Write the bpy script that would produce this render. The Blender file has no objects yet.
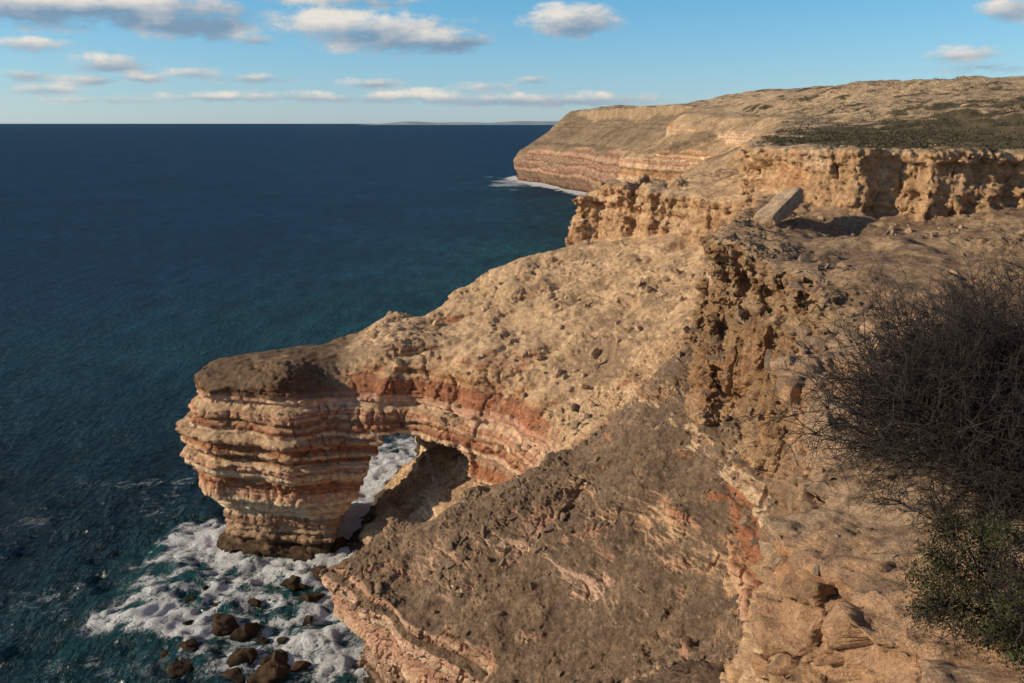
import bpy, numpy as np, math, time
from mathutils import Vector
T0=time.time()
rng=np.random.default_rng(7)
F32=np.float32
CAMZ=60.0
PITCH=math.atan(0.2745); SP=math.sin(PITCH); CP=math.cos(PITCH); FP=1024*28/36

# ------------------------------------------------------------------ noise
def h3(ix,iy,iz,seed):
    a=(ix.astype(np.int64)*374761393+iy.astype(np.int64)*668265263+iz.astype(np.int64)*2147483647+seed*1274126177)&0xFFFFFFFF
    a=a.astype(np.uint32)
    a^=a>>np.uint32(13); a*=np.uint32(1274126177); a^=a>>np.uint32(16); a*=np.uint32(2246822519); a^=a>>np.uint32(15)
    return a.astype(np.float32)*F32(2.0/4294967295.0)-F32(1)
def sm(t): return t*t*t*(t*(t*6-15)+10)
def wmat(xs,f,off):
    q=xs*f+off; i=np.floor(q).astype(int); t=sm(q-i); i0=i.min(); n=i.max()-i0+2
    W=np.zeros((len(xs),n),F32); r=np.arange(len(xs)); W[r,i-i0]=1-t; W[r,i-i0+1]=t
    return W,np.arange(i0,i0+n)
def gnoise(xs,ys,zs,f,seed,fz=None):
    fz=f if fz is None else fz
    Wx,ix=wmat(xs,f,seed*.37); Wy,iy=wmat(ys,f,seed*.71); Wz,iz=wmat(zs,fz,seed*.13)
    R=h3(ix[:,None,None],iy[None,:,None],iz[None,None,:],seed)
    A=np.tensordot(Wx,R,(1,0)); A=np.einsum('yj,xjk->xyk',Wy,A,optimize=True); A=A@Wz.T
    return A.astype(F32)
def pnoise(p,f,seed,fz=None):
    fz=f if fz is None else fz
    out=np.empty(len(p),F32)
    for s in range(0,len(p),400000):
        q=p[s:s+400000]
        x=(q[:,0]*.8+q[:,1]*.6)*f+seed*3.1; y=(-q[:,0]*.6+q[:,1]*.8)*f+seed*1.7; z=q[:,2]*fz+q[:,0]*f*.13+seed*.9
        ix=np.floor(x);iy=np.floor(y);iz=np.floor(z)
        tx=sm(x-ix);ty=sm(y-iy);tz=sm(z-iz)
        ix=ix.astype(np.int64);iy=iy.astype(np.int64);iz=iz.astype(np.int64)
        r=0
        for a in (0,1):
            wx=tx if a else 1-tx
            for b in (0,1):
                wy=ty if b else 1-ty
                for c in (0,1):
                    wz=tz if c else 1-tz
                    r=r+h3(ix+a,iy+b,iz+c,seed)*wx*wy*wz
        out[s:s+400000]=r
    return out
def fbm(p,f,seed,o=3,g=.5,fz=None):
    r=0;a=1;t=0
    for i in range(o):
        r=r+a*pnoise(p,f*2.03**i,seed+i*11,None if fz is None else fz*2.03**i); t+=a; a*=g
    return r/t
def cell(p,fx,fz,seed,wq):
    x=(p[:,0]*.88+p[:,1]*.47)*fx+wq*.7+seed; y=(-p[:,0]*.47+p[:,1]*.88)*fx-wq*.6; z=p[:,2]*fz+wq*.25
    ix=np.floor(x).astype(np.int64);iz=np.floor(z).astype(np.int64); y=y+h3(ix,iz,iz,seed+1)*.5; iy=np.floor(y).astype(np.int64)
    return h3(ix,iy,iz,seed)
def ss(a,b,x):
    t=np.clip((x-a)/(b-a),0,1); return t*t*(3-2*t)
def lerp(a,b,t): return a+(b-a)*t

# ------------------------------------------------------------------ layout curves (plan view, metres)
COAST=[(-60,-400),(-30,-80),(-18,-20),(-8,10),(-4,35),(.2,56.2),(-8.7,67),(-18.6,76.3),(-17.2,78.2),(-8,79.6),(1,83.5),(1,90),(-5,98.5),(-11,102.5),(-15,103.5),
 (-22,102),(-30,100.5),(-40,101.5),(-44.5,105),(-43.5,111),(-36,116),(-27,119),(-18,126),(-8,133),(1,141),(7,152),(10,175),(28,210),(50,260),(62,300),(80,345),
 (74,362),(52,380),(43,402),(60,440),(84,480),(98,560),(84,640),(67,697),(38,790),(4,905),(6,940),(38,1010),(100,1080),(460,1130),(9000,1400),(9000,-400)]
BENCH=[(4,-30),(6.5,3),(9,10),(11,17),(12.5,23),(15,30),(19,37),(22,50),(21,62),(20,75),(23,84),(29,97),(28,112),(22,125),(15,134),(10.5,138.5),(14,145),(30,152),(42,170),(60,190),(140,180),(140,-30)]
RIM=[(-6,-400),(-6,-40),(-3,-3),(-.6,.2),(1.0,1.0),(2.3,2.2),(3.2,4.2),(3.8,6.2),(4.1,7.8),(4.5,10.3),(5.9,14.3),(7.1,20),(8.4,22.2),(11.5,23),(16,20.5),(28,24),(48,34),(66,50),(70,68),(65,80),(57,84.5),(51,86.5),(45,88.5),(39,90),(34.5,93),(33,100),(31,112),(37,132),(52,165),(68,210),
 (90,270),(108,330),(104,400),(98,458),(118,520),(136,600),(126,700),(108,800),(70,975),(120,1060),(460,1110),(9000,1380),(9000,-400)]
Lp=[(-18.5,76.3,14.3),(-10,67.5,16),(0,57,18.3),(-4,35,20),(-8,10,22),(-18,-20,22),(-30,-80,22),(-12,75.5,20),(-4.3,74.3,24.4),(2,74,27.6),(7.7,74,31),(14,74.5,35.3),(20,75,39.5),
 (6.3,48.8,21),(16,49,28),(20,66,36.6),(5,62,24.5),(12,60,28.5),(6,16,41),(8,24,38),(3,10,40),(2,20,33),(0,30,25),(5,35,25),(12,35,30),(18,38,36),(22,58,36),(24,50,35),(-1,2,45),(20,20,43),(30,60,42),
 (20.5,86,37),(27,100,43),(25,118,43),(14,134,40.5),(10,136,39),(0,129,36.5),(-9,126,33.5),(-18,122,30),(-27,115,27.6),(-43,105,26.5),(-40,112,27),(-30,102,27),(-17,103,27),(-11,103,27),(-5,98.5,27.5),(2.5,91,26),(8,97,31),(0,110,32),(-10,112,29.5),
 (12,112,37.5),(14,83,30.5),(12,88,29.5),(6,81,25),(2,83.5,21),(-4,80,15),(-13,80.5,9),(-14,86,5),(-6,86,6),(-14,95,6),(-7,93,8),(-2.5,88,9),(-24,84,5),(-22,96,8),(-14,128,26),(0,140,29),(8,155,30),(10,175,30),(25,160,38),(30,200,38),(40,100,46),(45,140,50),
 (44,402,38),(52,380,39),(80,355,40),(62,300,37),(50,260,36),(35,210,34),(84,480,38),(98,560,35),(67,697,29),(38,790,27),(4,905,26),(10,950,26),(38,1010,28),(100,1080,32),
 (98,458,64),(104,400,62),(108,330,60),(88,265,57),(66,210,55),(118,520,62),(136,600,67),(126,700,68),(108,800,70),(70,975,72.5),(120,1060,70),(300,300,70),(300,900,72),(300,50,60)]
Mp=[(20,75,50),(22,50,48.5),(18,35,47.5),(14,22,46),(8,0,48),(21,62,49.5),(23,84,50),(29,97,51),(28,112,50),(22,125,49.2),(15,134,48.6),(10.5,138,48.2),(40,70,49.5),(50,60,50),(50,80,50.5),(60,60,53),(34,84,48.8),(34,100,51),(33,45,48.5),(45,50,51),(41,83,49),(36,125,52.5),(30,150,49),(45,165,51),(60,190,52),(30,30,50),(140,100,52)]
Up=[(0,-.5,58.3),(-3,-4,58.4),(5,2,57.6),(2.4,2.4,57.2),(3.9,6.2,55.3),(5,6.6,55.6),(4.1,7.8,55),(4.6,10.3,54.5),(6.2,10.5,55),(8,10,55.3),(6.1,14.3,54.3),(7.3,20,54),(9.2,22,54),(12,19,54.4),(9,15,54.6),(16,10,57),(20,18,57),(30,22,57.5),(60,40,58),(38,90,57),(33,105,56.6),(33,114,56),(50,95,57.3),(64,88,57.2),(45,120,57.4),
 (56,165,57.8),(100,140,58),(80,110,57.6),(100,200,60.5),(68,210,59),(90,270,61),(140,260,63),(120,330,64),(180,400,71),(255,400,80),(98,458,66),(104,400,64),(130,480,70),(118,520,67),(136,600,72),(126,700,74),(108,800,75),(70,975,75),(120,1060,76),(200,1000,78),(300,700,83),(460,1000,84),(420,300,84),(400,50,70),(120,20,60),(200,120,63),(0,-60,58.5),(0,-300,62),(400,-300,75),(460,1100,82)]
def rbffit(P):
    P=np.array(P,float); n=len(P); X=P[:,:2]
    K=np.sqrt(((X[:,None]-X[None])**2).sum(-1)+.5)
    A=np.zeros((n+1,n+1)); A[:n,:n]=K; A[:n,n]=1; A[n,:n]=1
    w=np.linalg.solve(A,np.r_[P[:,2],0]); return X,w
def rbfev(r,x,y):
    X,w=r; o=np.full(x.shape,w[-1])
    for i in range(len(X)): o=o+w[i]*np.sqrt((x-X[i,0])**2+(y-X[i,1])**2+.5)
    return o
RL,RM,RU=rbffit(Lp),rbffit(Mp),rbffit(Up)
def sdpoly(x,y,poly):
    d=np.full(x.shape,1e18); ins=np.zeros(x.shape,bool); n=len(poly)
    for i in range(n):
        ax,ay=poly[i]; bx,by=poly[(i+1)%n]; ex,ey=bx-ax,by-ay
        t=np.clip(((x-ax)*ex+(y-ay)*ey)/(ex*ex+ey*ey),0,1)
        d=np.minimum(d,(x-ax-t*ex)**2+(y-ay-t*ey)**2)
        c=((ay>y)!=(by>y))
        if ay!=by:
            xi=ax+(y-ay)/(by-ay)*ex
            ins^=c&(x<xi)
    return np.where(ins,-1,1)*np.sqrt(d)
zt=np.arange(-6,110,.1)
def layers(tmin,tmax,amp,seed,sk=3):
    r=np.random.default_rng(seed); z=-6; o=np.zeros_like(zt)
    while z<110:
        th=r.uniform(tmin,tmax); o[(zt>=z)&(zt<z+th)]=r.uniform(-1,1)*amp; z+=th
    return np.convolve(o,np.ones(sk)/sk,'same')
S1=layers(.7,2.6,.6,5); S2=layers(.25,.8,.24,6,1); COLB=layers(.4,1.7,1,9); COLC=layers(.15,.6,1,10)
prof=np.interp(zt,[-6,0,2,5,11,15,18,19,22,23.3,23.9,26,30,120],[.5,.9,1.9,.9,-1.0,-2.2,-2.4,-.9,-.4,.3,-.8,-.4,.6,1.0])
def smin(a,b,k):
    h=np.clip(.5+.5*(b-a)/k,0,1); return b+(a-b)*h-k*h*(1-h)

def fields(xs,ys,h):
    X,Y=np.meshgrid(xs,ys,indexing='ij')
    p=np.c_[X.ravel(),Y.ravel(),np.zeros(X.size)]
    def n(f,s): return pnoise(p,f,s).reshape(X.shape)
    far=ss(150,420,Y); near=1-ss(18,45,np.hypot(X,Y))
    w1=n(.11,21)*1.1+n(.31,22)*.6+far*n(.02,23)*9; w2=n(.11,24)*1.1+n(.31,25)*.6+far*n(.02,26)*9
    g=1-.75*near
    Xw=X+w1*g; Yw=Y+w2*g
    sC=sdpoly(Xw,Yw,COAST)
    v1=n(.16,31)*1.6+n(.5,32)*.8; v2=n(.16,33)*1.6+n(.5,34)*.8
    sB=sdpoly(X+v1*g*1.1,Y+v2*g*1.1,BENCH)
    rim_n=n(.12,35)*1.8+n(.4,36)*.9+far*n(.015,37)*14
    sR=sdpoly(X+rim_n*g+near*n(1.1,38)*.4,Y+v1*g*1.2+near*n(1.2,39)*.4,RIM)
    L=rbfev(RL,X,Y); M=rbfev(RM,X,Y); U=rbfev(RU,X,Y)
    stackm=ss(-16,-24,X)*ss(94,98,Y)
    gx=np.c_[(X.ravel()*.25+Y.ravel()*.1),Y.ravel()-X.ravel()*.25,np.zeros(X.size)]
    run=np.abs(pnoise(gx,.17,52)).reshape(X.shape)*2.3+np.abs(pnoise(gx,.45,53)).reshape(X.shape)*.9
    back=ss(82,90,Y)
    gul=n(.06,41)*1.0+run*(.6+.4*back)+np.abs(n(.17,42))*.6+n(.35,43)*.4
    L=L+(gul-1.0)*(1-.5*near)*(1-.85*stackm)
    L=L+far*n(.02,44)*4
    M=M+n(.12,45)*.7+n(.35,46)*.45+ss(120,132,Y)*ss(34,26,X)*n(.42,51)*2.2
    U=U+(n(.05,47)*.5+n(.2,48)*.25)*g+far*n(.012,49)*2.2+near*n(.8,50)*.12
    return dict(X=X,Y=Y,sC=sC,sB=sB,sR=sR,L=L,M=M,U=U,far=far,near=near)
def tunnel(X,Y,Z):
    xl=-27.8-(Y-110)*.23+7.2*(Z/16)
    xr=np.interp(Y,[94,103,113,120,123,140],[-2.5,-2.5,-4,-9.5,-14,-16])-2.0*np.clip(Z/12,0,2)
    zc=np.interp(Y,[94,103,121,135],[19.0,18.4,13.6,13.6])
    return xl,xr,zc
def evalblock(b):
    x0,x1,y0,y1,z0,z1,h=b
    xs=np.arange(x0-h,x1+h*1.01,h);ys=np.arange(y0-h,y1+h*1.01,h);zs=np.arange(z0,z1+h,h)
    fd=fields(xs,ys,h)
    e=lambda k:fd[k].astype(F32)[:,:,None]
    Z=zs.astype(F32)[None,None,:]
    n3=gnoise(xs,ys,zs,.17,1)*.9+gnoise(xs,ys,zs,.37,2)*.55
    if h<1.2: n3+=gnoise(xs,ys,zs,.83,3)*.32
    if h<.6: n3+=gnoise(xs,ys,zs,1.7,4)*.16
    col=gnoise(xs,ys,zs,.6,5,.09)*.8+gnoise(xs,ys,zs,1.15,6,.15)*.4
    nr=e('near'); amp=1-.3*nr
    zz=Z+(n3*.25)+e('X')*.02
    off=np.interp(zz,zt,prof+S1+S2).astype(F32)
    st2=np.interp(zz,zt,S1*.8+S2).astype(F32)
    fa=e('far')
    f=np.maximum((Z-e('L')+n3*.34)*.8, e('sC')+off*(1+fa)+n3*.32+Z*fa*.12)
    if y0<141 and y1>94 and x0<0:
        Xb=e('X');Yb=e('Y')
        xl,xr,zc=tunnel(Xb,Yb,Z)
        t=np.maximum(np.maximum(xl-Xb,Xb-xr),np.maximum(Z-zc-.10*(6-np.abs(Xb+15)),np.maximum(92-Yb,Yb-142)))+n3*.4
        f=np.maximum(f,-t)
    D=e('M')-Z
    offB=np.interp(D,[-2,0,1,2,4,9,14,30],[.3,0,-.1,.7,.2,-.9,-2.6,-12]).astype(F32)
    g=np.maximum((D*-1)+n3*.3, e('sB')+offB+st2*.7+n3*.8*amp+col*1.15*amp)
    f=smin(f,g,F32(.4))
    D=e('U')-Z
    offR=np.interp(D,[-2,0,1.2,1.7,3,5,8,12,20,60],[.1,0,-.1,.8,1.0,.3,-.4,-2,-9,-60]).astype(F32)
    offN=np.interp(D,[-2,0,.5,.6,1.3,1.5,3,3.2,6,8,13,20,60],[.1,0,0,.35,.2,.7,.5,.1,.1,-.5,-1.2,-4,-30]).astype(F32)
    offR=(offR+st2*.7)*(1-nr)+offN*nr
    wB=(ss(150,190,e('Y'))*ss(545,490,e('Y'))).astype(F32)
    offR=offR*(1-wB)-1.7*np.minimum(D,6)*wB
    g=np.maximum((D*-1)+n3*(.2-.14*nr), (e('sR')+offR+n3*.9*amp+col*.7*amp)*(1-.45*wB))
    f=smin(f,g,F32(.3))
    return xs,ys,zs,f,fd
def nets(f,xs,ys,zs,b):
    h=b[6]; s=f<0
    c=np.zeros(tuple(k-1 for k in f.shape),np.uint8)
    for a in (0,1):
        for d in (0,1):
            for e in (0,1): c+=s[a:s.shape[0]-1+a,d:s.shape[1]-1+d,e:s.shape[2]-1+e]
    act=(c>0)&(c<8); I,J,K=np.nonzero(act); idx=np.full(c.shape,-1,np.int32); idx[I,J,K]=np.arange(len(I))
    cs=[(a,d,e) for a in (0,1) for d in (0,1) for e in (0,1)]
    V=[f[I+a,J+d,K+e] for a,d,e in cs]
    acc=np.zeros((len(I),3));cn=np.zeros(len(I))
    for i in range(8):
        for j in range(i+1,8):
            if sum(abs(cs[i][k]-cs[j][k]) for k in range(3))!=1: continue
            va,vb=V[i],V[j]; cr=(va<0)!=(vb<0); t=np.where(cr,va/np.where(cr,va-vb,1),0)
            P=np.array(cs[i])[None]+t[:,None]*(np.array(cs[j])-np.array(cs[i]))[None]
            acc+=P*cr[:,None];cn+=cr
    acc/=cn[:,None]
    v=np.c_[xs[0]+h*(I+acc[:,0]),ys[0]+h*(J+acc[:,1]),zs[0]+h*(K+acc[:,2])]
    F=[]
    def add(A,B,cells,off):
        m=A!=B; i,j,k=np.nonzero(m); i=i+off[0];j=j+off[1];k=k+off[2]
        q=np.stack([idx[i+a,j+d,k+e] for a,d,e in cells],1); ins=A[m]
        q[~ins]=q[~ins][:,::-1]; F.append(q)
    add(s[:-1,1:-1,1:-1],s[1:,1:-1,1:-1],[(0,-1,-1),(0,0,-1),(0,0,0),(0,-1,0)],(0,1,1))
    add(s[1:-1,:-1,1:-1],s[1:-1,1:,1:-1],[(-1,0,-1),(-1,0,0),(0,0,0),(0,0,-1)],(1,0,1))
    add(s[1:-1,1:-1,:-1],s[1:-1,1:-1,1:],[(-1,-1,0),(0,-1,0),(0,0,0),(-1,0,0)],(1,1,0))
    F=np.concatenate(F); F=F[(F>=0).all(1)]
    return v,F
def mkmesh(name,v,F,smooth=True):
    me=bpy.data.meshes.new(name); n=F.shape[1]
    me.vertices.add(len(v)); me.vertices.foreach_set('co',np.ascontiguousarray(v,dtype=F32).ravel())
    me.loops.add(F.size); me.loops.foreach_set('vertex_index',np.ascontiguousarray(F,dtype=np.int32).ravel())
    me.polygons.add(len(F)); me.polygons.foreach_set('loop_start',np.arange(0,F.size,n,dtype=np.int32))
    me.polygons.foreach_set('use_smooth',np.full(len(F),smooth))
    me.update(calc_edges=True); return me
def addobj(name,me,mat,parent=None):
    o=bpy.data.objects.new(name,me); bpy.context.scene.collection.objects.link(o); me.materials.clear(); me.materials.append(mat)
    if parent: o.parent=parent
    return o
def setcol(me,c):
    a=me.color_attributes.new('Col','FLOAT_COLOR','POINT'); a.data.foreach_set('color',np.c_[c,np.ones(len(c))].astype(F32).ravel())
def bil(fd,xs,ys,key,p):
    A=fd[key]; h=xs[1]-xs[0]
    x=np.clip((p[:,0]-xs[0])/h,0,len(xs)-1.001);y=np.clip((p[:,1]-ys[0])/h,0,len(ys)-1.001)
    i=x.astype(int);j=y.astype(int);a=x-i;b=y-j
    return A[i,j]*(1-a)*(1-b)+A[i+1,j]*a*(1-b)+A[i,j+1]*(1-a)*b+A[i+1,j+1]*a*b

# ------------------------------------------------------------------ materials
def newmat(name):
    m=bpy.data.materials.new(name); m.use_nodes=True; nt=m.node_tree; nt.nodes.clear(); return m,nt
def N(nt,t,**k):
    n=nt.nodes.new(t)
    for a,b in k.items(): setattr(n,a,b)
    return n
def rockmat(name,s1=2.2,s2=14,bd=.12,rough=.95):
    m,nt=newmat(name); L=nt.links.new
    out=N(nt,'ShaderNodeOutputMaterial'); p=N(nt,'ShaderNodeBsdfPrincipled'); L(p.outputs[0],out.inputs[0])
    p.inputs['Roughness'].default_value=rough; p.inputs['Specular IOR Level'].default_value=.12
    at=N(nt,'ShaderNodeAttribute',attribute_name='Col'); g=N(nt,'ShaderNodeNewGeometry')
    n1=N(nt,'ShaderNodeTexNoise'); n1.inputs['Scale'].default_value=s1; n1.inputs['Detail'].default_value=8; n1.inputs['Roughness'].default_value=.74
    n2=N(nt,'ShaderNodeTexNoise'); n2.inputs['Scale'].default_value=s2; n2.inputs['Detail'].default_value=4; n2.inputs['Roughness'].default_value=.7
    for n in (n1,n2): L(g.outputs['Position'],n.inputs['Vector'])
    mr=N(nt,'ShaderNodeMapRange'); mr.inputs[1].default_value=.3; mr.inputs[2].default_value=.7; mr.inputs[3].default_value=.58; mr.inputs[4].default_value=1.44; L(n1.outputs[0],mr.inputs[0])
    mr2=N(nt,'ShaderNodeMapRange'); mr2.inputs[1].default_value=.3; mr2.inputs[2].default_value=.7; mr2.inputs[3].default_value=.68; mr2.inputs[4].default_value=1.34; L(n2.outputs[0],mr2.inputs[0])
    mm=N(nt,'ShaderNodeMath',operation='MULTIPLY'); L(mr.outputs[0],mm.inputs[0]); L(mr2.outputs[0],mm.inputs[1])
    vm=N(nt,'ShaderNodeVectorMath',operation='SCALE'); L(at.outputs['Color'],vm.inputs[0]); L(mm.outputs[0],vm.inputs['Scale'])
    L(vm.outputs[0],p.inputs['Base Color'])
    ad=N(nt,'ShaderNodeMath',operation='MULTIPLY_ADD'); ad.inputs[1].default_value=.45; L(n2.outputs[0],ad.inputs[0]); L(n1.outputs[0],ad.inputs[2])
    bp=N(nt,'ShaderNodeBump'); bp.inputs['Strength'].default_value=1; bp.inputs['Distance'].default_value=bd; L(ad.outputs[0],bp.inputs['Height']); L(bp.outputs[0],p.inputs['Normal'])
    return m
M_near=rockmat('cliff_rock_fine',3.2,22,.15); M_mid=rockmat('cliff_rock',1.6,8,.38); M_far=rockmat('cliff_rock_distant',.16,.9,2.6)
def plain(name,col,rough=.9,noise=6,amt=.5):
    m,nt=newmat(name); L=nt.links.new
    out=N(nt,'ShaderNodeOutputMaterial'); p=N(nt,'ShaderNodeBsdfPrincipled'); L(p.outputs[0],out.inputs[0]); p.inputs['Roughness'].default_value=rough
    p.inputs['Specular IOR Level'].default_value=.2
    g=N(nt,'ShaderNodeNewGeometry'); n=N(nt,'ShaderNodeTexNoise'); n.inputs['Scale'].default_value=noise; n.inputs['Detail'].default_value=4; L(g.outputs['Position'],n.inputs['Vector'])
    r=N(nt,'ShaderNodeValToRGB'); r.color_ramp.elements[0].position=.35; r.color_ramp.elements[1].position=.65
    r.color_ramp.elements[0].color=(*[c*(1-amt) for c in col],1); r.color_ramp.elements[1].color=(*[min(c*(1+amt),1) for c in col],1)
    L(n.outputs[0],r.inputs[0]); L(r.outputs[0],p.inputs['Base Color']); return m

# ------------------------------------------------------------------ colour + displacement
C=lambda *a:np.array(a)[None,:]
def detail(p,n,h):
    st=ss(.2,.65,1-np.abs(n[:,2]))
    near=1-ss(18,45,np.hypot(p[:,0],p[:,1]))
    w=fbm(p,.25,60,2)
    zz=p[:,2]+w*.35+p[:,0]*.02
    low=1-ss(29,34,p[:,2])
    d=st*(np.interp(zz,zt,S2)*-1.4*(low*.65+.45)+np.interp(zz*2.3%100,zt,S2)*-.85*(low*.6+.35))
    outc=ss(.08,.4,pnoise(p,.22,64)+.5*pnoise(p,.7,65))
    blk=np.clip(st*(1-.6*low)+.6*outc*(1-st),0,1)
    if h<.6:
        wq=pnoise(p,.9,70)+.5*pnoise(p,2.3,71)
        d+=blk*.30*cell(p,.75,1.1,72,wq)
        d+=blk*.15*cell(p,1.9,2.6,73,wq)
        if h<.13: d+=(.35+.65*blk)*.065*cell(p,5,6.5,74,wq)*(.4+.6*ss(-.3,.3,pnoise(p,.6,75)))
    sc=1/(h*2)
    fr=.9; a=.26
    while fr<sc*1.6:
        q=pnoise(p,fr,int(fr*100)+3)
        d+=a*(1-.45*near)*(1-.35*low*st)*(np.abs(q)*-1+.3)*(.28+.72*blk)+a*.55*q*(1-.4*near)*(1-.35*low*st)
        fr*=2.1; a*=.56
    if h<.6:
        cr=1-np.abs(pnoise(p,.55,77,.12)); d-=st*.5*(1-.4*near)*ss(.9,1,cr)
        cr=1-np.abs(pnoise(p,1.5,78,.3)); d-=st*.2*ss(.88,1,cr)
    return d
def colour(p,n,n0,fd,xs,ys):
    x,y,z=p.T
    sC,sB,sR,Lh,Mh,Uh,far,near=[bil(fd,xs,ys,k,p) for k in ('sC','sB','sR','L','M','U','far','near')]
    steep=ss(.30,.50,.8*(1-np.abs(n0[:,2]))+.2*(1-np.abs(n[:,2])))
    w=fbm(p,.3,60,2); a=fbm(p,.09,101,4,.6); b=fbm(p,.8,102,3,.6); c=fbm(p,.35,103,3,.6); e=fbm(p,3.2,104,2)
    zz=z+w*.35+x*.02+far*x*.02
    k=np.interp(zz,zt,COLB)[:,None]; k2=np.interp(zz,zt,COLC)[:,None]
    low=C(.58,.37,.215)+0*k
    low=lerp(low,C(.74,.585,.43),ss(.05,.4,k)); low=lerp(low,C(.38,.165,.10),ss(-.1,-.55,k)*.85)
    low=lerp(low,C(.27,.135,.09),ss(.3,.55,k2)*.7); low=lerp(low,C(.68,.44,.34),ss(-.3,-.65,k2)*.6); low=low*(1+.14*b[:,None])
    low=lerp(low,C(.17,.10,.06),(ss(7,2.5,z+2*c)*.6)[:,None])
    bays=(ss(90,82,y)*ss(32,24,z))[:,None]; low=lerp(low,lerp(low,C(.62,.45,.37),.45),bays)
    hi=C(.52,.355,.22)+0*k
    hi=lerp(hi,C(.56,.30,.155),ss(-.05,.5,a[:,None]+.5*c[:,None])*.55); hi=lerp(hi,C(.25,.155,.10),ss(.1,.6,b[:,None]-.45*k)*.6); hi=lerp(hi,C(.70,.56,.41),ss(.15,.7,.7*c[:,None]+.5*k)*.65); hi=lerp(hi,C(.33,.195,.125),ss(.4,.8,k2)*.45)
    hi=hi*lerp(1,.66,ss(27,24,x)*ss(96,86,y)*ss(35,40,y))[:,None]  # shade of the bench cliff face painted in as darker rock colour
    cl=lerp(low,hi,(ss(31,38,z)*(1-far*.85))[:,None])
    A_=ss(480,640,y)[:,None]*far[:,None]
    bnd=np.interp(z*.8+a*2,zt,COLB)[:,None]
    cl=lerp(cl,lerp(C(.42,.28,.205),C(.19,.11,.085),ss(-.3,.3,bnd)),A_*.9)  # far headland cliffs: weaker light on them painted as darker bands
    cl=lerp(cl,C(.36,.275,.185),A_*ss(52,62,z)[:,None])
    sand=lerp(C(.63,.465,.31),C(.51,.37,.24),ss(-.3,.3,c)[:,None]); sand=lerp(sand,C(.27,.195,.14),ss(.08,.40,a+.7*b)[:,None]*.7); sand=sand*(1+.25*e[:,None])
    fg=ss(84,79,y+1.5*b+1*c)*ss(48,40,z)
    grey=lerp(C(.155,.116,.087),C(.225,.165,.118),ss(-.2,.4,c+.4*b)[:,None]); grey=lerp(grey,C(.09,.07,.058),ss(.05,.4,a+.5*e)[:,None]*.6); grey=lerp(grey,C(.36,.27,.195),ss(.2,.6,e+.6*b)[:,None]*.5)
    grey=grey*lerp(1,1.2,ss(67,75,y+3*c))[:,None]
    sl=lerp(sand,grey,(fg*.95)[:,None])  # grey-brown soil, with the front slope's dimmer light painted into it
    sl=lerp(sl,C(.52,.385,.255)*(1+.3*a[:,None]),far[:,None]*.8)
    sl=lerp(sl,C(.25,.195,.14)*(1+.35*bnd),A_*.85)  # far headland slope: weaker light also painted as a darker tone
    be=lerp(C(.25,.18,.128),C(.42,.31,.205),ss(-.2,.3,c+.5*e)[:,None]); be=lerp(be,sand,ss(86,104,y)[:,None])
    onM=ss(1.5,-1.5,sB)*ss(-3.5,-1,z-Mh)
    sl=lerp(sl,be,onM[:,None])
    cap=(ss(-21,-27,x+3*b)*ss(94,99,y)*ss(23.2,24.2,zz+.4*b))
    onU=ss(1,-1.5,sR)*ss(-2.0,-.6,z-Uh)
    pl=lerp(C(.58,.455,.315),C(.46,.345,.235),ss(-.2,.3,b)[:,None])
    dist=np.hypot(x,y)
    vegn=ss(-.02,.2,fbm(p,.13,120,4,.65)+.42*ss(3,12,-sR)*ss(85,105,y)*ss(230,170,y)-.15*ss(190,280,y)-.35*ss(60,30,dist)+.12*A_[:,0])
    pl=lerp(pl,C(.085,.078,.05)*(1+.5*b[:,None]),vegn[:,None]*.88)
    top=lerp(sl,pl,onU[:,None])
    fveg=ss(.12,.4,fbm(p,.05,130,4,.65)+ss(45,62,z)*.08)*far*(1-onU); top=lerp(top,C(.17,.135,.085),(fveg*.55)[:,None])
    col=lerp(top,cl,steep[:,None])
    col=lerp(col,C(.11,.078,.056)*(1+.6*b[:,None]),(cap*.82*ss(-.6,0,c+.3+.5*e))[:,None])
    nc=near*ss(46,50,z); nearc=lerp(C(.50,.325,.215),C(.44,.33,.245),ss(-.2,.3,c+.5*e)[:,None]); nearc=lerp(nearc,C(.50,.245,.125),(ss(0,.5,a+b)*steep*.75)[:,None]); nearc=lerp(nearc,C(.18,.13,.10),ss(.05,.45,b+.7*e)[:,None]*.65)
    nearc=nearc*lerp(.55,1,ss(49.5,52.5,z+b))[:,None]  # shade on the lower ledge face painted into the rock colour
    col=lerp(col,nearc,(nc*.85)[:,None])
    col=col*C(1.02,.97,.90)
    wet=ss(2.6,.8,z+b*1.2)
    col=lerp(col,C(.045,.033,.02),(wet*.9)[:,None])
    return np.clip(col,.01,.75)
land=bpy.data.objects.new('coastal_cliff',None); bpy.context.scene.collection.objects.link(land)
BL=[
 (-3,18,-3,27,34,60,.16,2,M_near,'near_ledge'),
 (-26,26,27,90,-3,58,.33,2,M_mid,'spur_slope'),
 (26,80,27,90,30,62,.42,1,M_mid,'upper_bench'),
 (-56,80,90,165,-3,64,.42,1,M_mid,'arch_headland'),
 (18,80,-3,27,30,62,.8,1,M_mid,'back_plateau'),
 (-40,-3,-3,27,-3,60,.9,0,M_mid,'south_wall'),(-3,18,-3,27,-3,34,.9,0,M_mid,'south_foot'),
 (-60,80,-60,-3,-3,64,.95,0,M_mid,'south_cliff'),
 (80,200,-60,165,40,80,1.5,1,M_mid,'inland_plateau'),
 (-10,200,165,420,-3,92,1.3,1,M_far,'north_cliff'),
 (200,450,-60,420,40,100,3,0,M_far,'inland_hill'),
 (-30,450,420,1150,-3,105,3,1,M_far,'far_headland')]
SC={}
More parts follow.
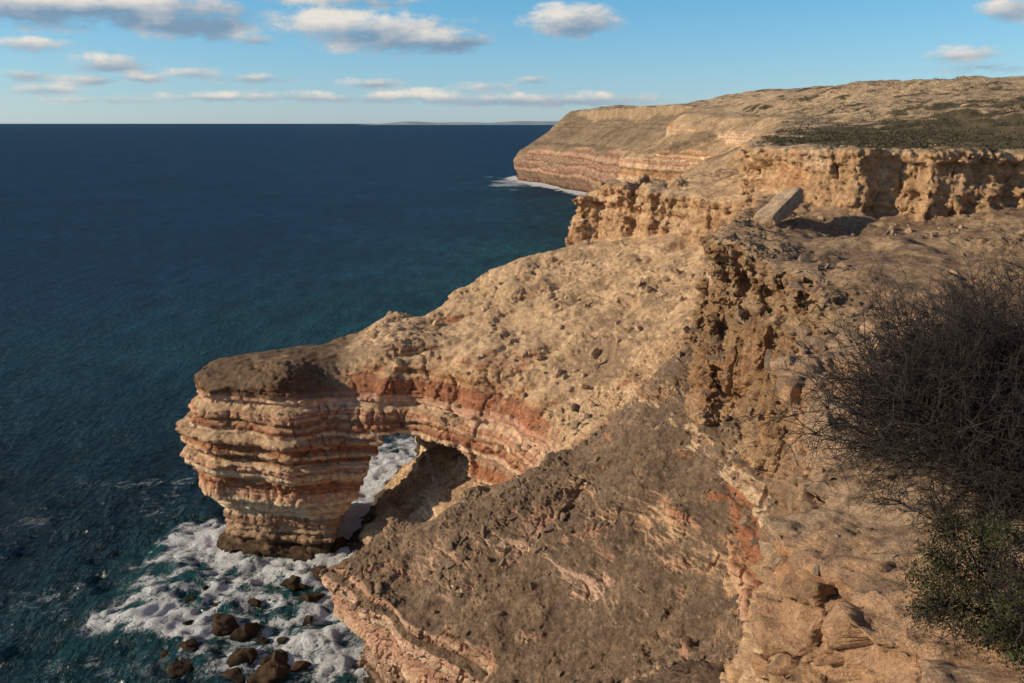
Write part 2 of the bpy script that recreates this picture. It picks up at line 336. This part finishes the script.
for B in BL:
    b=B[:7]; xs,ys,zs,f,fd=evalblock(b); v,F=nets(f,xs,ys,zs,b); del f
    me=mkmesh(B[9],v,F)
    if B[7]:
        o=bpy.data.objects.new('t',me); bpy.context.scene.collection.objects.link(o)
        md=o.modifiers.new('s','SUBSURF'); md.levels=B[7]; md.render_levels=B[7]; md.boundary_smooth='PRESERVE_CORNERS'
        dg=bpy.context.evaluated_depsgraph_get(); m2=bpy.data.meshes.new_from_object(o.evaluated_get(dg)); bpy.data.objects.remove(o); bpy.data.meshes.remove(me); me=m2; me.name=B[9]
    nv=len(me.vertices); p=np.empty(nv*3,F32); me.vertices.foreach_get('co',p); p=p.reshape(-1,3)
    n=np.empty(nv*3,F32); me.vertex_normals.foreach_get('vector',n); n0=n.reshape(-1,3).copy()
    hh=b[6]/2**B[7]
    p=p+n0*detail(p,n0,hh)[:,None]
    me.vertices.foreach_set('co',p.astype(F32).ravel()); me.update()
    n=np.empty(nv*3,F32); me.vertex_normals.foreach_get('vector',n); n2=n.reshape(-1,3)
    setcol(me,colour(p,n2,n0,fd,xs,ys))
    addobj(B[9],me,B[8],land)
    SC[B[9]]=(p,n2,bil(fd,xs,ys,'sR',p),bil(fd,xs,ys,'sC',p))
def sheet(name,x0,x1,y0,y1,n,zf,mat,col):
    gx=np.linspace(x0,x1,n);gy=np.linspace(y0,y1,n);X,Y=np.meshgrid(gx,gy,indexing='ij'); Z=zf(X,Y)
    v=np.c_[X.ravel(),Y.ravel(),Z.ravel()]; i=np.arange(n*n).reshape(n,n)
    F=np.stack([i[:-1,:-1],i[1:,:-1],i[1:,1:],i[:-1,1:]],-1).reshape(-1,4); me=mkmesh(name,v,F)
    a=fbm(v,.01,140,4,.6); setcol(me,lerp(C(*col),C(.10,.09,.05),ss(-.2,.2,a)[:,None])); return addobj(name,me,mat)
uz=lambda X,Y:rbfev(RU,np.minimum(X,900),np.clip(Y,-300,1100))-.6
g1=sheet('inland_ground',449,12000,-3000,1130,140,uz,M_far,(.33,.24,.15))
g2=sheet('east',80,451,-3000,-59,90,uz,M_far,(.33,.24,.15)); g2.parent=g1
g3=sheet('south',-10,81,-3000,-59,60,uz,M_far,(.33,.24,.15)); g3.parent=g1
def fz(X,Y): 
    return -5+ss(0,2500,X+5200-(Y-26000)*.2)*(100+26*np.sin(X*.0011)+12*np.sin(X*.0036+1))*ss(-1,0,(Y-26000)/600)
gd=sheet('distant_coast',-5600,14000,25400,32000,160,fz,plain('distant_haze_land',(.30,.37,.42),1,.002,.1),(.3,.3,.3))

# ------------------------------------------------------------------ sea
def axis(lo,hi,d,r,L0,L1):
    c=list(np.arange(lo,hi+d,d)); s=d; x=c[-1]
    while x<L1: s*=r; x+=s; c.append(x)
    s=d; x=lo; pre=[]
    while x>L0: s*=r; x-=s; pre.append(x)
    return np.array(pre[::-1]+c)
sx=axis(-75,-5,.42,1.022,-60000,60000); sy=axis(62,135,.42,1.014,-4000,60000)
X,Y=np.meshgrid(sx,sy,indexing='ij'); p=np.c_[X.ravel(),Y.ravel(),np.zeros(X.size)]
sd=np.full(len(p),500.); nearm=(np.abs(p[:,0])<600)&(p[:,1]<1500)&(p[:,1]>-300); sd[nearm]=sdpoly(p[nearm,0],p[nearm,1],COAST)
dist=np.hypot(p[:,0],p[:,1])
att=1/(1+(np.maximum(dist-60,0)/120)**2)
wv=(fbm(p*np.array([1,.55,1]),.16,200,3)*1.1+np.abs(fbm(p,.5,201,3))*.45)*att
nb=ss(45,5,sd); wv=wv+nb*att*(fbm(p,.35,203,3)*.9)
a1=fbm(p,.11,210,4,.6); wp=p+np.c_[fbm(p,.2,216,2),fbm(p,.2,217,2),0*p[:,0]]*2.2
a2=1-np.abs(fbm(wp,.16,211,4,.65))*3.6; a3=1-np.abs(fbm(wp,.45,214,4,.6))*3.6
def blob(cx,cy,rx,ry,rot=0):
    dx=p[:,0]-cx;dy=p[:,1]-cy;c,s=math.cos(rot),math.sin(rot); return np.exp(-(((dx*c+dy*s)/rx)**2+((-dx*s+dy*c)/ry)**2))
cov=1.25*blob(-47,89,6,2.8,.35)+.95*blob(-41,86,5,2.4,-.3)+.34*blob(-34,84,15,13,.2)+.34*blob(-32,97,16,6)+.5*blob(-24,79,6,7)+1.0*blob(-22,112,9,9)+1.2*blob(-21,126,12,17)+.3*blob(-50,101,5,7)+.7*blob(-14,92,9,6)+.7*blob(-47,107,4,7)
cov+=.50*ss(5,.5,sd+a1*3)
inn=ss(.05,.4,cov)
foam=cov*.62+inn*(.36*a2+.30*a3+.42*a1-.06)
wv+=ss(.5,.95,foam)*.4*att
p2=p.copy(); p2[:,2]=wv-.1
streak=ss(.6,1.0,a2+.5*a1-.1)*.36*ss(60,25,sd)*ss(300,160,dist)
farf=ss(380,600,p[:,1])*ss(16,2,sd+a1*14)*.85+.50*ss(.45,1.0,fbm(p*np.array([.6,1,1]),.05,213,4,.7)*1.3+.9*blob(0,830,36,120))*ss(500,600,p[:,1])*ss(1300,1000,p[:,1])*ss(150,50,sd)
foam=np.clip(np.maximum(foam,streak)+farf,0,1)
turq=np.clip(.7*blob(-36,88,20,14)+ss(18,2,sd)*.35*ss(60,80,p[:,1])+.06*ss(120,20,sd)+.8*ss(230,50,sd+.06*p[:,1])*ss(110,260,p[:,1])*ss(1000,500,p[:,1])*(0.6+.5*fbm(p,.012,215,3)),0,1)
i=np.arange(len(p)).reshape(X.shape); F=np.stack([i[:-1,:-1],i[1:,:-1],i[1:,1:],i[:-1,1:]],-1).reshape(-1,4)
me=mkmesh('sea',p2,F); setcol(me,np.c_[foam,turq,ss(90,380,dist)])
m,nt=newmat('sea_water'); L=nt.links.new
out=N(nt,'ShaderNodeOutputMaterial'); pd=N(nt,'ShaderNodeBsdfDiffuse'); pg=N(nt,'ShaderNodeBsdfGlossy'); pw=N(nt,'ShaderNodeMixShader'); pf=N(nt,'ShaderNodeBsdfPrincipled'); mx=N(nt,'ShaderNodeMixShader')
at=N(nt,'ShaderNodeAttribute',attribute_name='Col'); sp=N(nt,'ShaderNodeSeparateColor'); L(at.outputs['Color'],sp.inputs[0])
g=N(nt,'ShaderNodeNewGeometry')
def noise(sc,det=4,ro=.55,vec=None,dist=0):
    n=N(nt,'ShaderNodeTexNoise'); n.inputs['Scale'].default_value=sc; n.inputs['Detail'].default_value=det; n.inputs['Roughness'].default_value=ro; n.inputs['Distortion'].default_value=dist
    L(vec or g.outputs['Position'],n.inputs['Vector']); return n
mp=N(nt,'ShaderNodeMapping'); mp.inputs['Rotation'].default_value=(0,0,.35); mp.inputs['Scale'].default_value=(1,.45,1); L(g.outputs['Position'],mp.inputs['Vector'])
w1=noise(.12,8,.66,mp.outputs[0]); w2=noise(.9,5,.6,mp.outputs[0],.4); w3=noise(.012,4,.55)
r0=N(nt,'ShaderNodeMix',data_type='RGBA'); r0.inputs[6].default_value=(.003,.010,.015,1); r0.inputs[7].default_value=(.003,.017,.048,1); L(sp.outputs[2],r0.inputs[0])
r=N(nt,'ShaderNodeMix',data_type='RGBA'); L(r0.outputs[2],r.inputs[6]); r.inputs[7].default_value=(.007,.070,.074,1); L(sp.outputs[1],r.inputs[0])
mr=N(nt,'ShaderNodeMapRange'); mr.inputs[1].default_value=.3; mr.inputs[2].default_value=.7; mr.inputs[3].default_value=.65; mr.inputs[4].default_value=1.4; L(w3.outputs[0],mr.inputs[0])
mr2=N(nt,'ShaderNodeMapRange'); mr2.inputs[1].default_value=.3; mr2.inputs[2].default_value=.7; mr2.inputs[3].default_value=.35; mr2.inputs[4].default_value=1.7; L(w1.outputs[0],mr2.inputs[0])
mm=N(nt,'ShaderNodeMath',operation='MULTIPLY'); L(mr.outputs[0],mm.inputs[0]); L(mr2.outputs[0],mm.inputs[1])
vs=N(nt,'ShaderNodeVectorMath',operation='SCALE'); L(r.outputs[2],vs.inputs[0]); L(mm.outputs[0],vs.inputs['Scale']); L(vs.outputs[0],pd.inputs['Color'])
pg.inputs['Roughness'].default_value=.2; pg.inputs['Color'].default_value=(.75,.9,1,1)
ad=N(nt,'ShaderNodeMath',operation='MULTIPLY_ADD'); L(w2.outputs[0],ad.inputs[0]); ad.inputs[1].default_value=.28; L(w1.outputs[0],ad.inputs[2])
bp=N(nt,'ShaderNodeBump'); bp.inputs['Strength'].default_value=1; bp.inputs['Distance'].default_value=6; L(ad.outputs[0],bp.inputs['Height']); L(bp.outputs[0],pg.inputs['Normal']); L(bp.outputs[0],pd.inputs['Normal'])
fr=N(nt,'ShaderNodeFresnel'); fr.inputs[0].default_value=1.33; L(bp.outputs[0],fr.inputs[1])
fm=N(nt,'ShaderNodeMath',operation='MULTIPLY'); L(fr.outputs[0],fm.inputs[0]); fm.inputs[1].default_value=.62
fc=N(nt,'ShaderNodeMath',operation='MINIMUM'); L(fm.outputs[0],fc.inputs[0]); fc.inputs[1].default_value=.15
L(fc.outputs[0],pw.inputs[0]); L(pd.outputs[0],pw.inputs[1]); L(pg.outputs[0],pw.inputs[2])
pf.inputs['Base Color'].default_value=(.68,.72,.75,1); pf.inputs['Roughness'].default_value=.8
f1=noise(.9,8,.72,None,1.2); f2=noise(3.0,6,.7,None,.6)
b2=N(nt,'ShaderNodeBump'); b2.inputs['Distance'].default_value=.7; L(f1.outputs[0],b2.inputs['Height']); L(b2.outputs[0],pf.inputs['Normal'])
def rid(o,k):
    a=N(nt,'ShaderNodeMath',operation='SUBTRACT'); L(o,a.inputs[0]); a.inputs[1].default_value=.5
    b=N(nt,'ShaderNodeMath',operation='ABSOLUTE'); L(a.outputs[0],b.inputs[0])
    c=N(nt,'ShaderNodeMath',operation='MULTIPLY'); L(b.outputs[0],c.inputs[0]); c.inputs[1].default_value=-k; return c.outputs[0]
ma=N(nt,'ShaderNodeMath',operation='ADD'); L(rid(f1.outputs[0],4.5),ma.inputs[0]); L(rid(f2.outputs[0],2.4),ma.inputs[1])
mb=N(nt,'ShaderNodeMath',operation='MULTIPLY_ADD'); L(sp.outputs[0],mb.inputs[0]); mb.inputs[1].default_value=1.6; L(ma.outputs[0],mb.inputs[2])
mc=N(nt,'ShaderNodeMapRange',interpolation_type='SMOOTHSTEP'); mc.inputs[1].default_value=.10; mc.inputs[2].default_value=.88; L(mb.outputs[0],mc.inputs[0])
L(mc.outputs[0],mx.inputs[0]); L(pw.outputs[0],mx.inputs[1]); L(pf.outputs[0],mx.inputs[2]); L(mx.outputs[0],out.inputs[0])
addobj('sea',me,m)

# ------------------------------------------------------------------ rocks
import bmesh
def ico(sub):
    bm=bmesh.new(); bmesh.ops.create_icosphere(bm,subdivisions=sub,radius=1); v=np.array([x.co[:] for x in bm.verts]); F=np.array([[q.index for q in f.verts] for f in bm.faces]); bm.free(); return v,F
def facet(v,seed,n=9,cut=.62,hi=.9):
    r=np.random.default_rng(seed); v=v.copy()
    for _ in range(n):
        d=r.normal(size=3); d/=np.linalg.norm(d); t=v@d; c=r.uniform(cut,hi); m=t>c; v[m]-=np.outer(t[m]-c,d)
    return v
def rots(n,r):
    q=r.normal(size=(n,4)); q/=np.linalg.norm(q,axis=1)[:,None]; w,x,y,z=q.T
    return np.stack([1-2*(y*y+z*z),2*(x*y-z*w),2*(x*z+y*w),2*(x*y+z*w),1-2*(x*x+z*z),2*(y*z-x*w),2*(x*z-y*w),2*(y*z+x*w),1-2*(x*x+y*y)],-1).reshape(n,3,3)
iv,iF=ico(2); VAR=[facet(iv,s,8,.3,.65)*1.3 for s in range(10)]
def scatter(pos,size,col,name,mat,parent=None):
    n=len(pos); R=rots(n,rng); sc=rng.uniform(.45,1.25,(n,3))*size[:,None]; k=rng.integers(0,10,n)
    V=np.array(VAR)[k]; V=np.einsum('nij,nvj->nvi',R,V*sc[:,None,:])+pos[:,None,:]
    F=(iF[None]+(np.arange(n)*len(iv))[:,None,None]).reshape(-1,3)
    me=mkmesh(name,V.reshape(-1,3),F,False); setcol(me,np.repeat(col,len(iv),0)); return addobj(name,me,mat,parent)
def pick(key,n,cond):
    p,nn,sR,sC=SC[key]; m=np.nonzero(cond(p,nn,sR,sC))[0]
    if len(m)==0: return p[:0],nn[:0]
    j=rng.choice(m,min(n,len(m)),replace=False); return p[j],nn[j]
P=[];S=[];CC=[]
def addr(key,n,cond,smn,smx,base):
    q,nn=pick(key,n,cond)
    if len(q)==0: return
    cn=fbm(q,.14,300,3)+.4*fbm(q,.6,301,2); keep=cn>rng.uniform(-.1,.45,len(q)); q=q[keep]
    s=smn+(smx-smn)*rng.random(len(q))**8
    P.append(q-np.c_[0*s,0*s,s*.2]);S.append(s);CC.append(np.array(base)[None]*rng.uniform(.7,1.3,(len(q),1)))
slope=lambda p,n,sR,sC:(n[:,2]>.45)&(p[:,2]>9)&(p[:,2]<50)&(p[:,1]>40)
addr('spur_slope',11000,slope,.05,.7,(.23,.165,.118))
addr('arch_headland',7000,lambda p,n,sR,sC:(n[:,2]>.45)&(p[:,2]>20)&(p[:,2]<50)&(p[:,1]<150)&(p[:,0]>-20),.08,.8,(.46,.335,.22))
addr('upper_bench',4000,lambda p,n,sR,sC:(n[:,2]>.4),.08,.8,(.34,.24,.16))
addr('near_ledge',4500,lambda p,n,sR,sC:(n[:,2]>.5)&(p[:,2]>50),.01,.13,(.38,.28,.2))
scatter(np.concatenate(P),np.concatenate(S),np.concatenate(CC),'scattered_rocks',M_near)
def unp(u,v,z):
    a=(u-512)/FP;b=(341.5-v)/FP; Yd=CP+b*SP; Zd=-SP+b*CP; t=(z-CAMZ)/Zd; return np.array([a*t,Yd*t,z])
bl=[(295,583,2.3),(225,622,2.0),(247,634,1.8),(193,600,1.0),(300,552,2.2),(240,658,1.6),(278,657,1.6),(270,676,2.6),(190,648,1.3),(310,600,1.3),(322,575,1.6),(205,588,.6),(180,668,1.4),(255,602,.7),(318,640,1.5),(300,668,1.2),(232,676,1.3),(188,625,.9),(335,545,1.6),(246,560,.8),(215,605,.5),(262,640,.7),(285,640,.8),(165,655,.8),(308,620,.9)]
vv,FF=ico(4)
for i,(u,v,s) in enumerate(bl):
    c=unp(u,v,.1); w=facet(vv,100+i,11,.4,.75)*1.2; n=w/np.linalg.norm(w,axis=1)[:,None]
    r3=np.random.default_rng(i); w=w*np.array([s*r3.uniform(.9,1.4),s*r3.uniform(.7,1.0),s*r3.uniform(.4,.65)]); w=w@np.array([[math.cos(i),-math.sin(i),0],[math.sin(i),math.cos(i),0],[0,0,1]])
    w=w+c+n*(fbm(w+i*9,1.0,310,4)*.3*s)[:,None]
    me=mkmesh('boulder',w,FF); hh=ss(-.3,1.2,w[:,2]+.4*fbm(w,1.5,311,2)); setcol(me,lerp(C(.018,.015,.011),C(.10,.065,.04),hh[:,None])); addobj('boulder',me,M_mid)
w=facet(vv*1.25,900,0); w=np.clip(w,-.8,.8)*np.array([1.5,4.0,.9]); 
w=w+ (w/np.linalg.norm(w,axis=1)[:,None])*(fbm(w,.9,320,4)*.6)[:,None]
from mathutils import Euler
R=np.array(Euler((math.radians(24),math.radians(-10),math.radians(-50))).to_matrix()); w=w@R.T+np.array([28.6,86.0,51.2])
me=mkmesh('fallen_rock_slab',w,FF); setcol(me,C(.5,.37,.25)*(1+.25*fbm(w,.8,321,3)[:,None])); addobj('fallen_rock_slab',me,M_mid)

# ------------------------------------------------------------------ vegetation
def tufts(pos,size,name,mat,nl=46,flat=.6,ls=.16):
    n=len(pos); d=rng.normal(size=(n,nl,3)); d[:,:,2]=np.abs(d[:,:,2]); d/=np.linalg.norm(d,axis=2)[:,:,None]
    rr=rng.uniform(.35,1,(n,nl,1))**.6; c=d*rr*np.array([1,1,flat])*size[:,None,None]*(1+.3*rng.normal(size=(n,nl,1)))
    c=c+pos[:,None,:]
    a=rng.normal(size=(n,nl,3,3)); a/=np.linalg.norm(a,axis=3)[...,None]; V=c[:,:,None,:]+a*(size[:,None,None,None]*ls*rng.uniform(.6,1.5,(n,nl,1,1)))
    V=V.reshape(-1,3); F=np.arange(len(V)).reshape(-1,3); me=mkmesh(name,V,F,False); return addobj(name,me,mat)
M_scrub=plain('scrub_leaves',(.078,.070,.045),.9,1.2,.55); M_dry=plain('dry_scrub',(.12,.09,.065),.9,1.5,.5)
q=[];s=[]
a_,_=pick('arch_headland',2600,lambda p,n,sR,sC:(n[:,2]>.7)&(sR<-3)&(p[:,2]>55)); q.append(a_); s.append(rng.uniform(.3,1.0,len(a_)))
a_,_=pick('inland_plateau',2600,lambda p,n,sR,sC:(n[:,2]>.7)&(p[:,1]>80)); q.append(a_); s.append(rng.uniform(.4,1.3,len(a_)))
a_,_=pick('north_cliff',2600,lambda p,n,sR,sC:(n[:,2]>.7)&(sR<0)&(p[:,1]<420)); q.append(a_); s.append(rng.uniform(.5,1.5,len(a_)))
q=np.concatenate(q);s=np.concatenate(s); k=fbm(q,.08,330,3)+.25*ss(240,180,q[:,1])>rng.uniform(-.1,.4,len(q)); tufts(q[k],s[k],'plateau_scrub',M_scrub,40)
q=[];s=[]
for key,n in (('spur_slope',700),('arch_headland',600),('upper_bench',700)):
    a_,_=pick(key,n,lambda p,n,sR,sC:(n[:,2]>.6)&(p[:,2]>18)&(p[:,1]>40)&(p[:,0]>-14)); q.append(a_); s.append(.12+.38*rng.random(len(a_))**2)
tufts(np.concatenate(q),np.concatenate(s),'slope_scrub',M_dry,34)
def segs_mesh(name,A,Bv,ra,rb,mat):
    d=Bv-A; l=np.linalg.norm(d,axis=1)[:,None]+1e-9; d=d/l; u=np.cross(d,np.array([.3,.5,.81])); u/=np.linalg.norm(u,axis=1)[:,None]; w=np.cross(d,u)
    V=[]
    for k in range(3):
        c,s_=math.cos(k*2.094),math.sin(k*2.094); V.append(A+(u*c+w*s_)*ra[:,None])
    for k in range(3):
        c,s_=math.cos(k*2.094),math.sin(k*2.094); V.append(Bv+(u*c+w*s_)*rb[:,None])
    V=np.stack(V,1); n=len(A); base=(np.arange(n)*6)[:,None,None]
    F=(np.array([[0,1,4,3],[1,2,5,4],[2,0,3,5]])[None]+base).reshape(-1,4); me=mkmesh(name,V.reshape(-1,3),F,False); return addobj(name,me,mat)
def shrub(name,base,rad,height,nmain,mat,seed,dens=1.0,rr=.02):
    r=np.random.default_rng(seed); A=[];B_=[];ra=[];rb=[]
    def grow_(p,d,ln,r0,nseg,lev):
        nodes=[(p,d)]
        for i in range(nseg):
            d=d+r.normal(size=3)*(.22+.06*lev)+np.array([0,0,.05]); d/=np.linalg.norm(d); p2_=p+d*ln/nseg
            A.append(p);B_.append(p2_);ra.append(r0*(1-i/nseg*.6));rb.append(r0*(1-(i+1)/nseg*.6)); p=p2_; nodes.append((p,d))
        if lev<3:
            nc=int([9,7,5][lev]*dens)
            for _ in range(nc):
                j=r.integers(1,len(nodes)); q_,dd=nodes[j]; nd=dd+r.normal(size=3)*.62; nd/=np.linalg.norm(nd)
                grow_(q_,nd,ln*r.uniform(.42,.7),r0*.6,max(2,nseg-1-(lev>0)),lev+1)
    for _ in range(nmain):
        an=r.uniform(0,2*math.pi); t=r.uniform(.15,1.35); d=np.array([math.cos(an)*math.sin(t),math.sin(an)*math.sin(t),math.cos(t)*.9+.05]); d/=np.linalg.norm(d)
        st=base+np.array([math.cos(an),math.sin(an),0])*r.uniform(0,.35)*rad
        ln=(rad*math.sin(t)+height*math.cos(t))*.62
        grow_(st,d,ln,rr,5,0)
    return segs_mesh(name,np.array(A),np.array(B_),np.array(ra),np.array(rb),mat)
M_twig=plain('dry_twigs',(.033,.028,.026),.9,5,.4)
shrub('dry_shrub',np.array([7.0,10.9,54.9]),2.0,2.0,84,M_twig,5)
shrub('dry_shrub',np.array([9.1,12.8,55.0]),2.0,1.9,34,M_twig,6)
shrub('dry_shrub',np.array([5.9,9.3,54.9]),.8,.7,20,M_twig,8,.8,.014)
def bush(name,base,rad,h,seed,nleaf):
    r=np.random.default_rng(seed)
    e=bpy.data.objects.new(name,None); bpy.context.scene.collection.objects.link(e)
    tw=shrub('branches',base,rad,h,16,M_twig,seed,.7,.012); tw.parent=e
    nc=80; d=r.normal(size=(nc,3)); d[:,2]=np.abs(d[:,2])*.9; d/=np.linalg.norm(d,axis=1)[:,None]; cc=base+d*np.array([rad,rad,h])*r.uniform(.4,1.05,(nc,1))
    k=r.integers(0,nc,nleaf); c=cc[k]+r.normal(size=(nleaf,3))*rad*.085
    a=r.normal(size=(nleaf,3)); a[:,2]+=.6; a/=np.linalg.norm(a,axis=1)[:,None]; b_=np.cross(a,r.normal(size=(nleaf,3))); b_/=np.linalg.norm(b_,axis=1)[:,None]
    l=r.uniform(.010,.022,(nleaf,1)); V=np.stack([c-a*l,c+b_*l*.4,c+a*l,c-b_*l*.4],1).reshape(-1,3)
    me=mkmesh('leaves',V,np.arange(len(V)).reshape(-1,4),False)
    addobj('leaves',me,plain('bush_leaves_'+str(seed),(.036,.038,.015),.6,2.5,.7),e)
bush('green_bush',np.array([4.45,6.4,55.7]),.80,.82,21,24000)
bush('green_bush',np.array([4.0,5.1,56.2]),.5,.4,22,9000)

# ------------------------------------------------------------------ light
AZ=math.radians(-96); EL=math.radians(21)
sdv=Vector((math.sin(AZ)*math.cos(EL),math.cos(AZ)*math.cos(EL),math.sin(EL)))
ld=bpy.data.lights.new('sun','SUN'); ld.energy=5; ld.angle=math.radians(.5); ld.color=(1,.81,.58)
lo=bpy.data.objects.new('sun',ld); bpy.context.scene.collection.objects.link(lo); lo.rotation_euler=(-sdv).to_track_quat('-Z','Y').to_euler(); lo.location=(-60,0,120)
W=bpy.data.worlds.new('World'); bpy.context.scene.world=W; W.use_nodes=True; nt=W.node_tree; nt.nodes.clear(); L=nt.links.new
out=N(nt,'ShaderNodeOutputWorld'); bg=N(nt,'ShaderNodeBackground'); bg.inputs[1].default_value=.08
sk=N(nt,'ShaderNodeTexSky',sky_type='NISHITA'); sk.sun_disc=False; sk.sun_elevation=EL; sk.sun_rotation=AZ%(2*math.pi); sk.air_density=1.0; sk.dust_density=.3; sk.ozone_density=2
tc=N(nt,'ShaderNodeTexCoord'); sx_=N(nt,'ShaderNodeSeparateXYZ'); L(tc.outputs['Generated'],sx_.inputs[0])
def M(op,a,b=None,c=None):
    n=N(nt,'ShaderNodeMath',operation=op)
    for i,x in enumerate((a,b,c)):
        if x is None: continue
        if isinstance(x,(int,float)): n.inputs[i].default_value=x
        else: L(x,n.inputs[i])
    return n.outputs[0]
tint=N(nt,'ShaderNodeValToRGB'); el=sx_.outputs[2]
L(M('MULTIPLY',el,1.0),tint.inputs[0]); cr=tint.color_ramp
cr.elements[0].position=0; cr.elements[0].color=(.84,1.0,1,1); cr.elements[1].position=.15; cr.elements[1].color=(.54,.90,1.0,1)
e_=cr.elements.new(.035); e_.color=(.70,.92,1,1)
e_=cr.elements.new(.5); e_.color=(.75,.85,1,1)
mul=N(nt,'ShaderNodeMix',data_type='RGBA',blend_type='MULTIPLY'); mul.inputs[0].default_value=1; L(sk.outputs[0],mul.inputs[6]); L(tint.outputs[0],mul.inputs[7])
lift=N(nt,'ShaderNodeValToRGB'); L(el,lift.inputs[0]); c2=lift.color_ramp; c2.elements[0].position=0; c2.elements[0].color=(.14,.24,.44,1); c2.elements[1].position=.4; c2.elements[1].color=(0,0,0,1); e_=c2.elements.new(.15); e_.color=(.05,.21,.40,1)
sc_=N(nt,'ShaderNodeVectorMath',operation='SCALE'); L(lift.outputs[0],sc_.inputs[0]); sc_.inputs['Scale'].default_value=9.5
adx=N(nt,'ShaderNodeVectorMath',operation='ADD'); L(mul.outputs[2],adx.inputs[0]); L(sc_.outputs[0],adx.inputs[1]); L(adx.outputs[0],bg.inputs[0])
az=M('ARCTAN2',sx_.outputs[0],sx_.outputs[1])
cv=N(nt,'ShaderNodeCombineXYZ'); L(az,cv.inputs[0]); L(M('MULTIPLY',el,2.0),cv.inputs[1])
nz=N(nt,'ShaderNodeTexNoise'); nz.inputs['Scale'].default_value=21; nz.inputs['Detail'].default_value=9; nz.inputs['Roughness'].default_value=.62; L(cv.outputs[0],nz.inputs['Vector'])
clouds=[(330,22,56,17,1.2),(395,34,88,20,1.2),(452,42,38,12,1.05),(570,21,46,17,1.25),(30,4,150,20,1.25),(150,6,95,18,1.2),(195,27,52,15,1.1),(330,0,90,9,.95),(105,64,36,11,1.0),(92,80,32,6,.85),(40,90,34,6,.75),(20,75,30,7,.75),(195,73,30,7,.85),(370,84,32,7,.95),(250,78,44,6,.8),(255,40,20,7,.8),(140,78,26,6,.8),
 (430,97,100,9,.9),(550,100,130,9,.9),(300,97,95,7,.75),(530,80,22,6,.8),(480,88,36,7,.8),(955,57,40,10,.9),(985,67,44,7,.8),(1008,8,28,13,1.0),(20,45,44,8,.7),(205,97,50,6,.75),(100,100,60,5,.6)]
dens=None; shn=None
for u,v,w_,h_,st in clouds:
    a=(u-512)/FP;b=(341.5-v)/FP; d=Vector((a,CP+b*SP,-SP+b*CP)).normalized(); A0=math.atan2(d.x,d.y); E0=d.z
    dx=M('MULTIPLY',M('SUBTRACT',az,A0),FP/w_*.97); dy=M('MULTIPLY',M('SUBTRACT',el,E0),FP/h_*1.05)
    r_=M('SQRT',M('ADD',M('MULTIPLY',dx,dx),M('MULTIPLY',dy,dy)))
    m_=M('MULTIPLY',M('MAXIMUM',M('SUBTRACT',1.25,r_),0),st)
    mm_=M('MULTIPLY',m_,M('SUBTRACT',dy,M('MULTIPLY',dx,.5)))
    dens=m_ if dens is None else M('MAXIMUM',dens,m_); shn=mm_ if shn is None else M('ADD',shn,mm_)
nn_=M('MULTIPLY',M('SUBTRACT',nz.outputs[0],.5),3.6)
big=N(nt,'ShaderNodeTexNoise'); big.inputs['Scale'].default_value=3; big.inputs['Detail'].default_value=6; L(tc.outputs['Generated'],big.inputs['Vector'])
hi_=M('MULTIPLY',M('MAXIMUM',M('SUBTRACT',big.outputs[0],.56),0),M('MULTIPLY',M('MAXIMUM',M('SUBTRACT',el,.17),0),30))
D_=M('MAXIMUM',M('ADD',M('MULTIPLY',dens,1.0),M('MULTIPLY',nn_,M('MINIMUM',M('MULTIPLY',dens,3),.8))),M('MINIMUM',hi_,1.2))
al=N(nt,'ShaderNodeMapRange',interpolation_type='SMOOTHSTEP'); al.inputs[1].default_value=.12; al.inputs[2].default_value=1.0; al.inputs[4].default_value=.93; L(D_,al.inputs[0])
cc_=N(nt,'ShaderNodeValToRGB'); L(M('ADD',M('MULTIPLY',shn,.8),M('ADD',.44,M('MULTIPLY',nn_,.38))),cc_.inputs[0]); r=cc_.color_ramp  # sunlit upper-left and shaded lower-right cloud sides painted by this ramp
r.elements[0].position=.05; r.elements[0].color=(.22,.33,.46,1); r.elements[1].position=.85; r.elements[1].color=(.88,.81,.72,1)
bc=N(nt,'ShaderNodeBackground'); bc.inputs[1].default_value=.95; L(cc_.outputs[0],bc.inputs[0])
ms=N(nt,'ShaderNodeMixShader'); L(al.outputs[0],ms.inputs[0]); L(bg.outputs[0],ms.inputs[1]); L(bc.outputs[0],ms.inputs[2]); L(ms.outputs[0],out.inputs[0])

# ------------------------------------------------------------------ camera
cd=bpy.data.cameras.new('camera'); cd.lens=28; cd.sensor_width=36; cd.clip_start=.1; cd.clip_end=150000
co=bpy.data.objects.new('camera',cd); bpy.context.scene.collection.objects.link(co); co.location=(0,0,CAMZ); co.rotation_euler=(math.pi/2-PITCH,0,0)
sc=bpy.context.scene; sc.camera=co; sc.view_settings.view_transform='Standard'; sc.view_settings.look='None'; sc.view_settings.exposure=0; sc.view_settings.gamma=1
print('done',round(time.time()-T0,1))
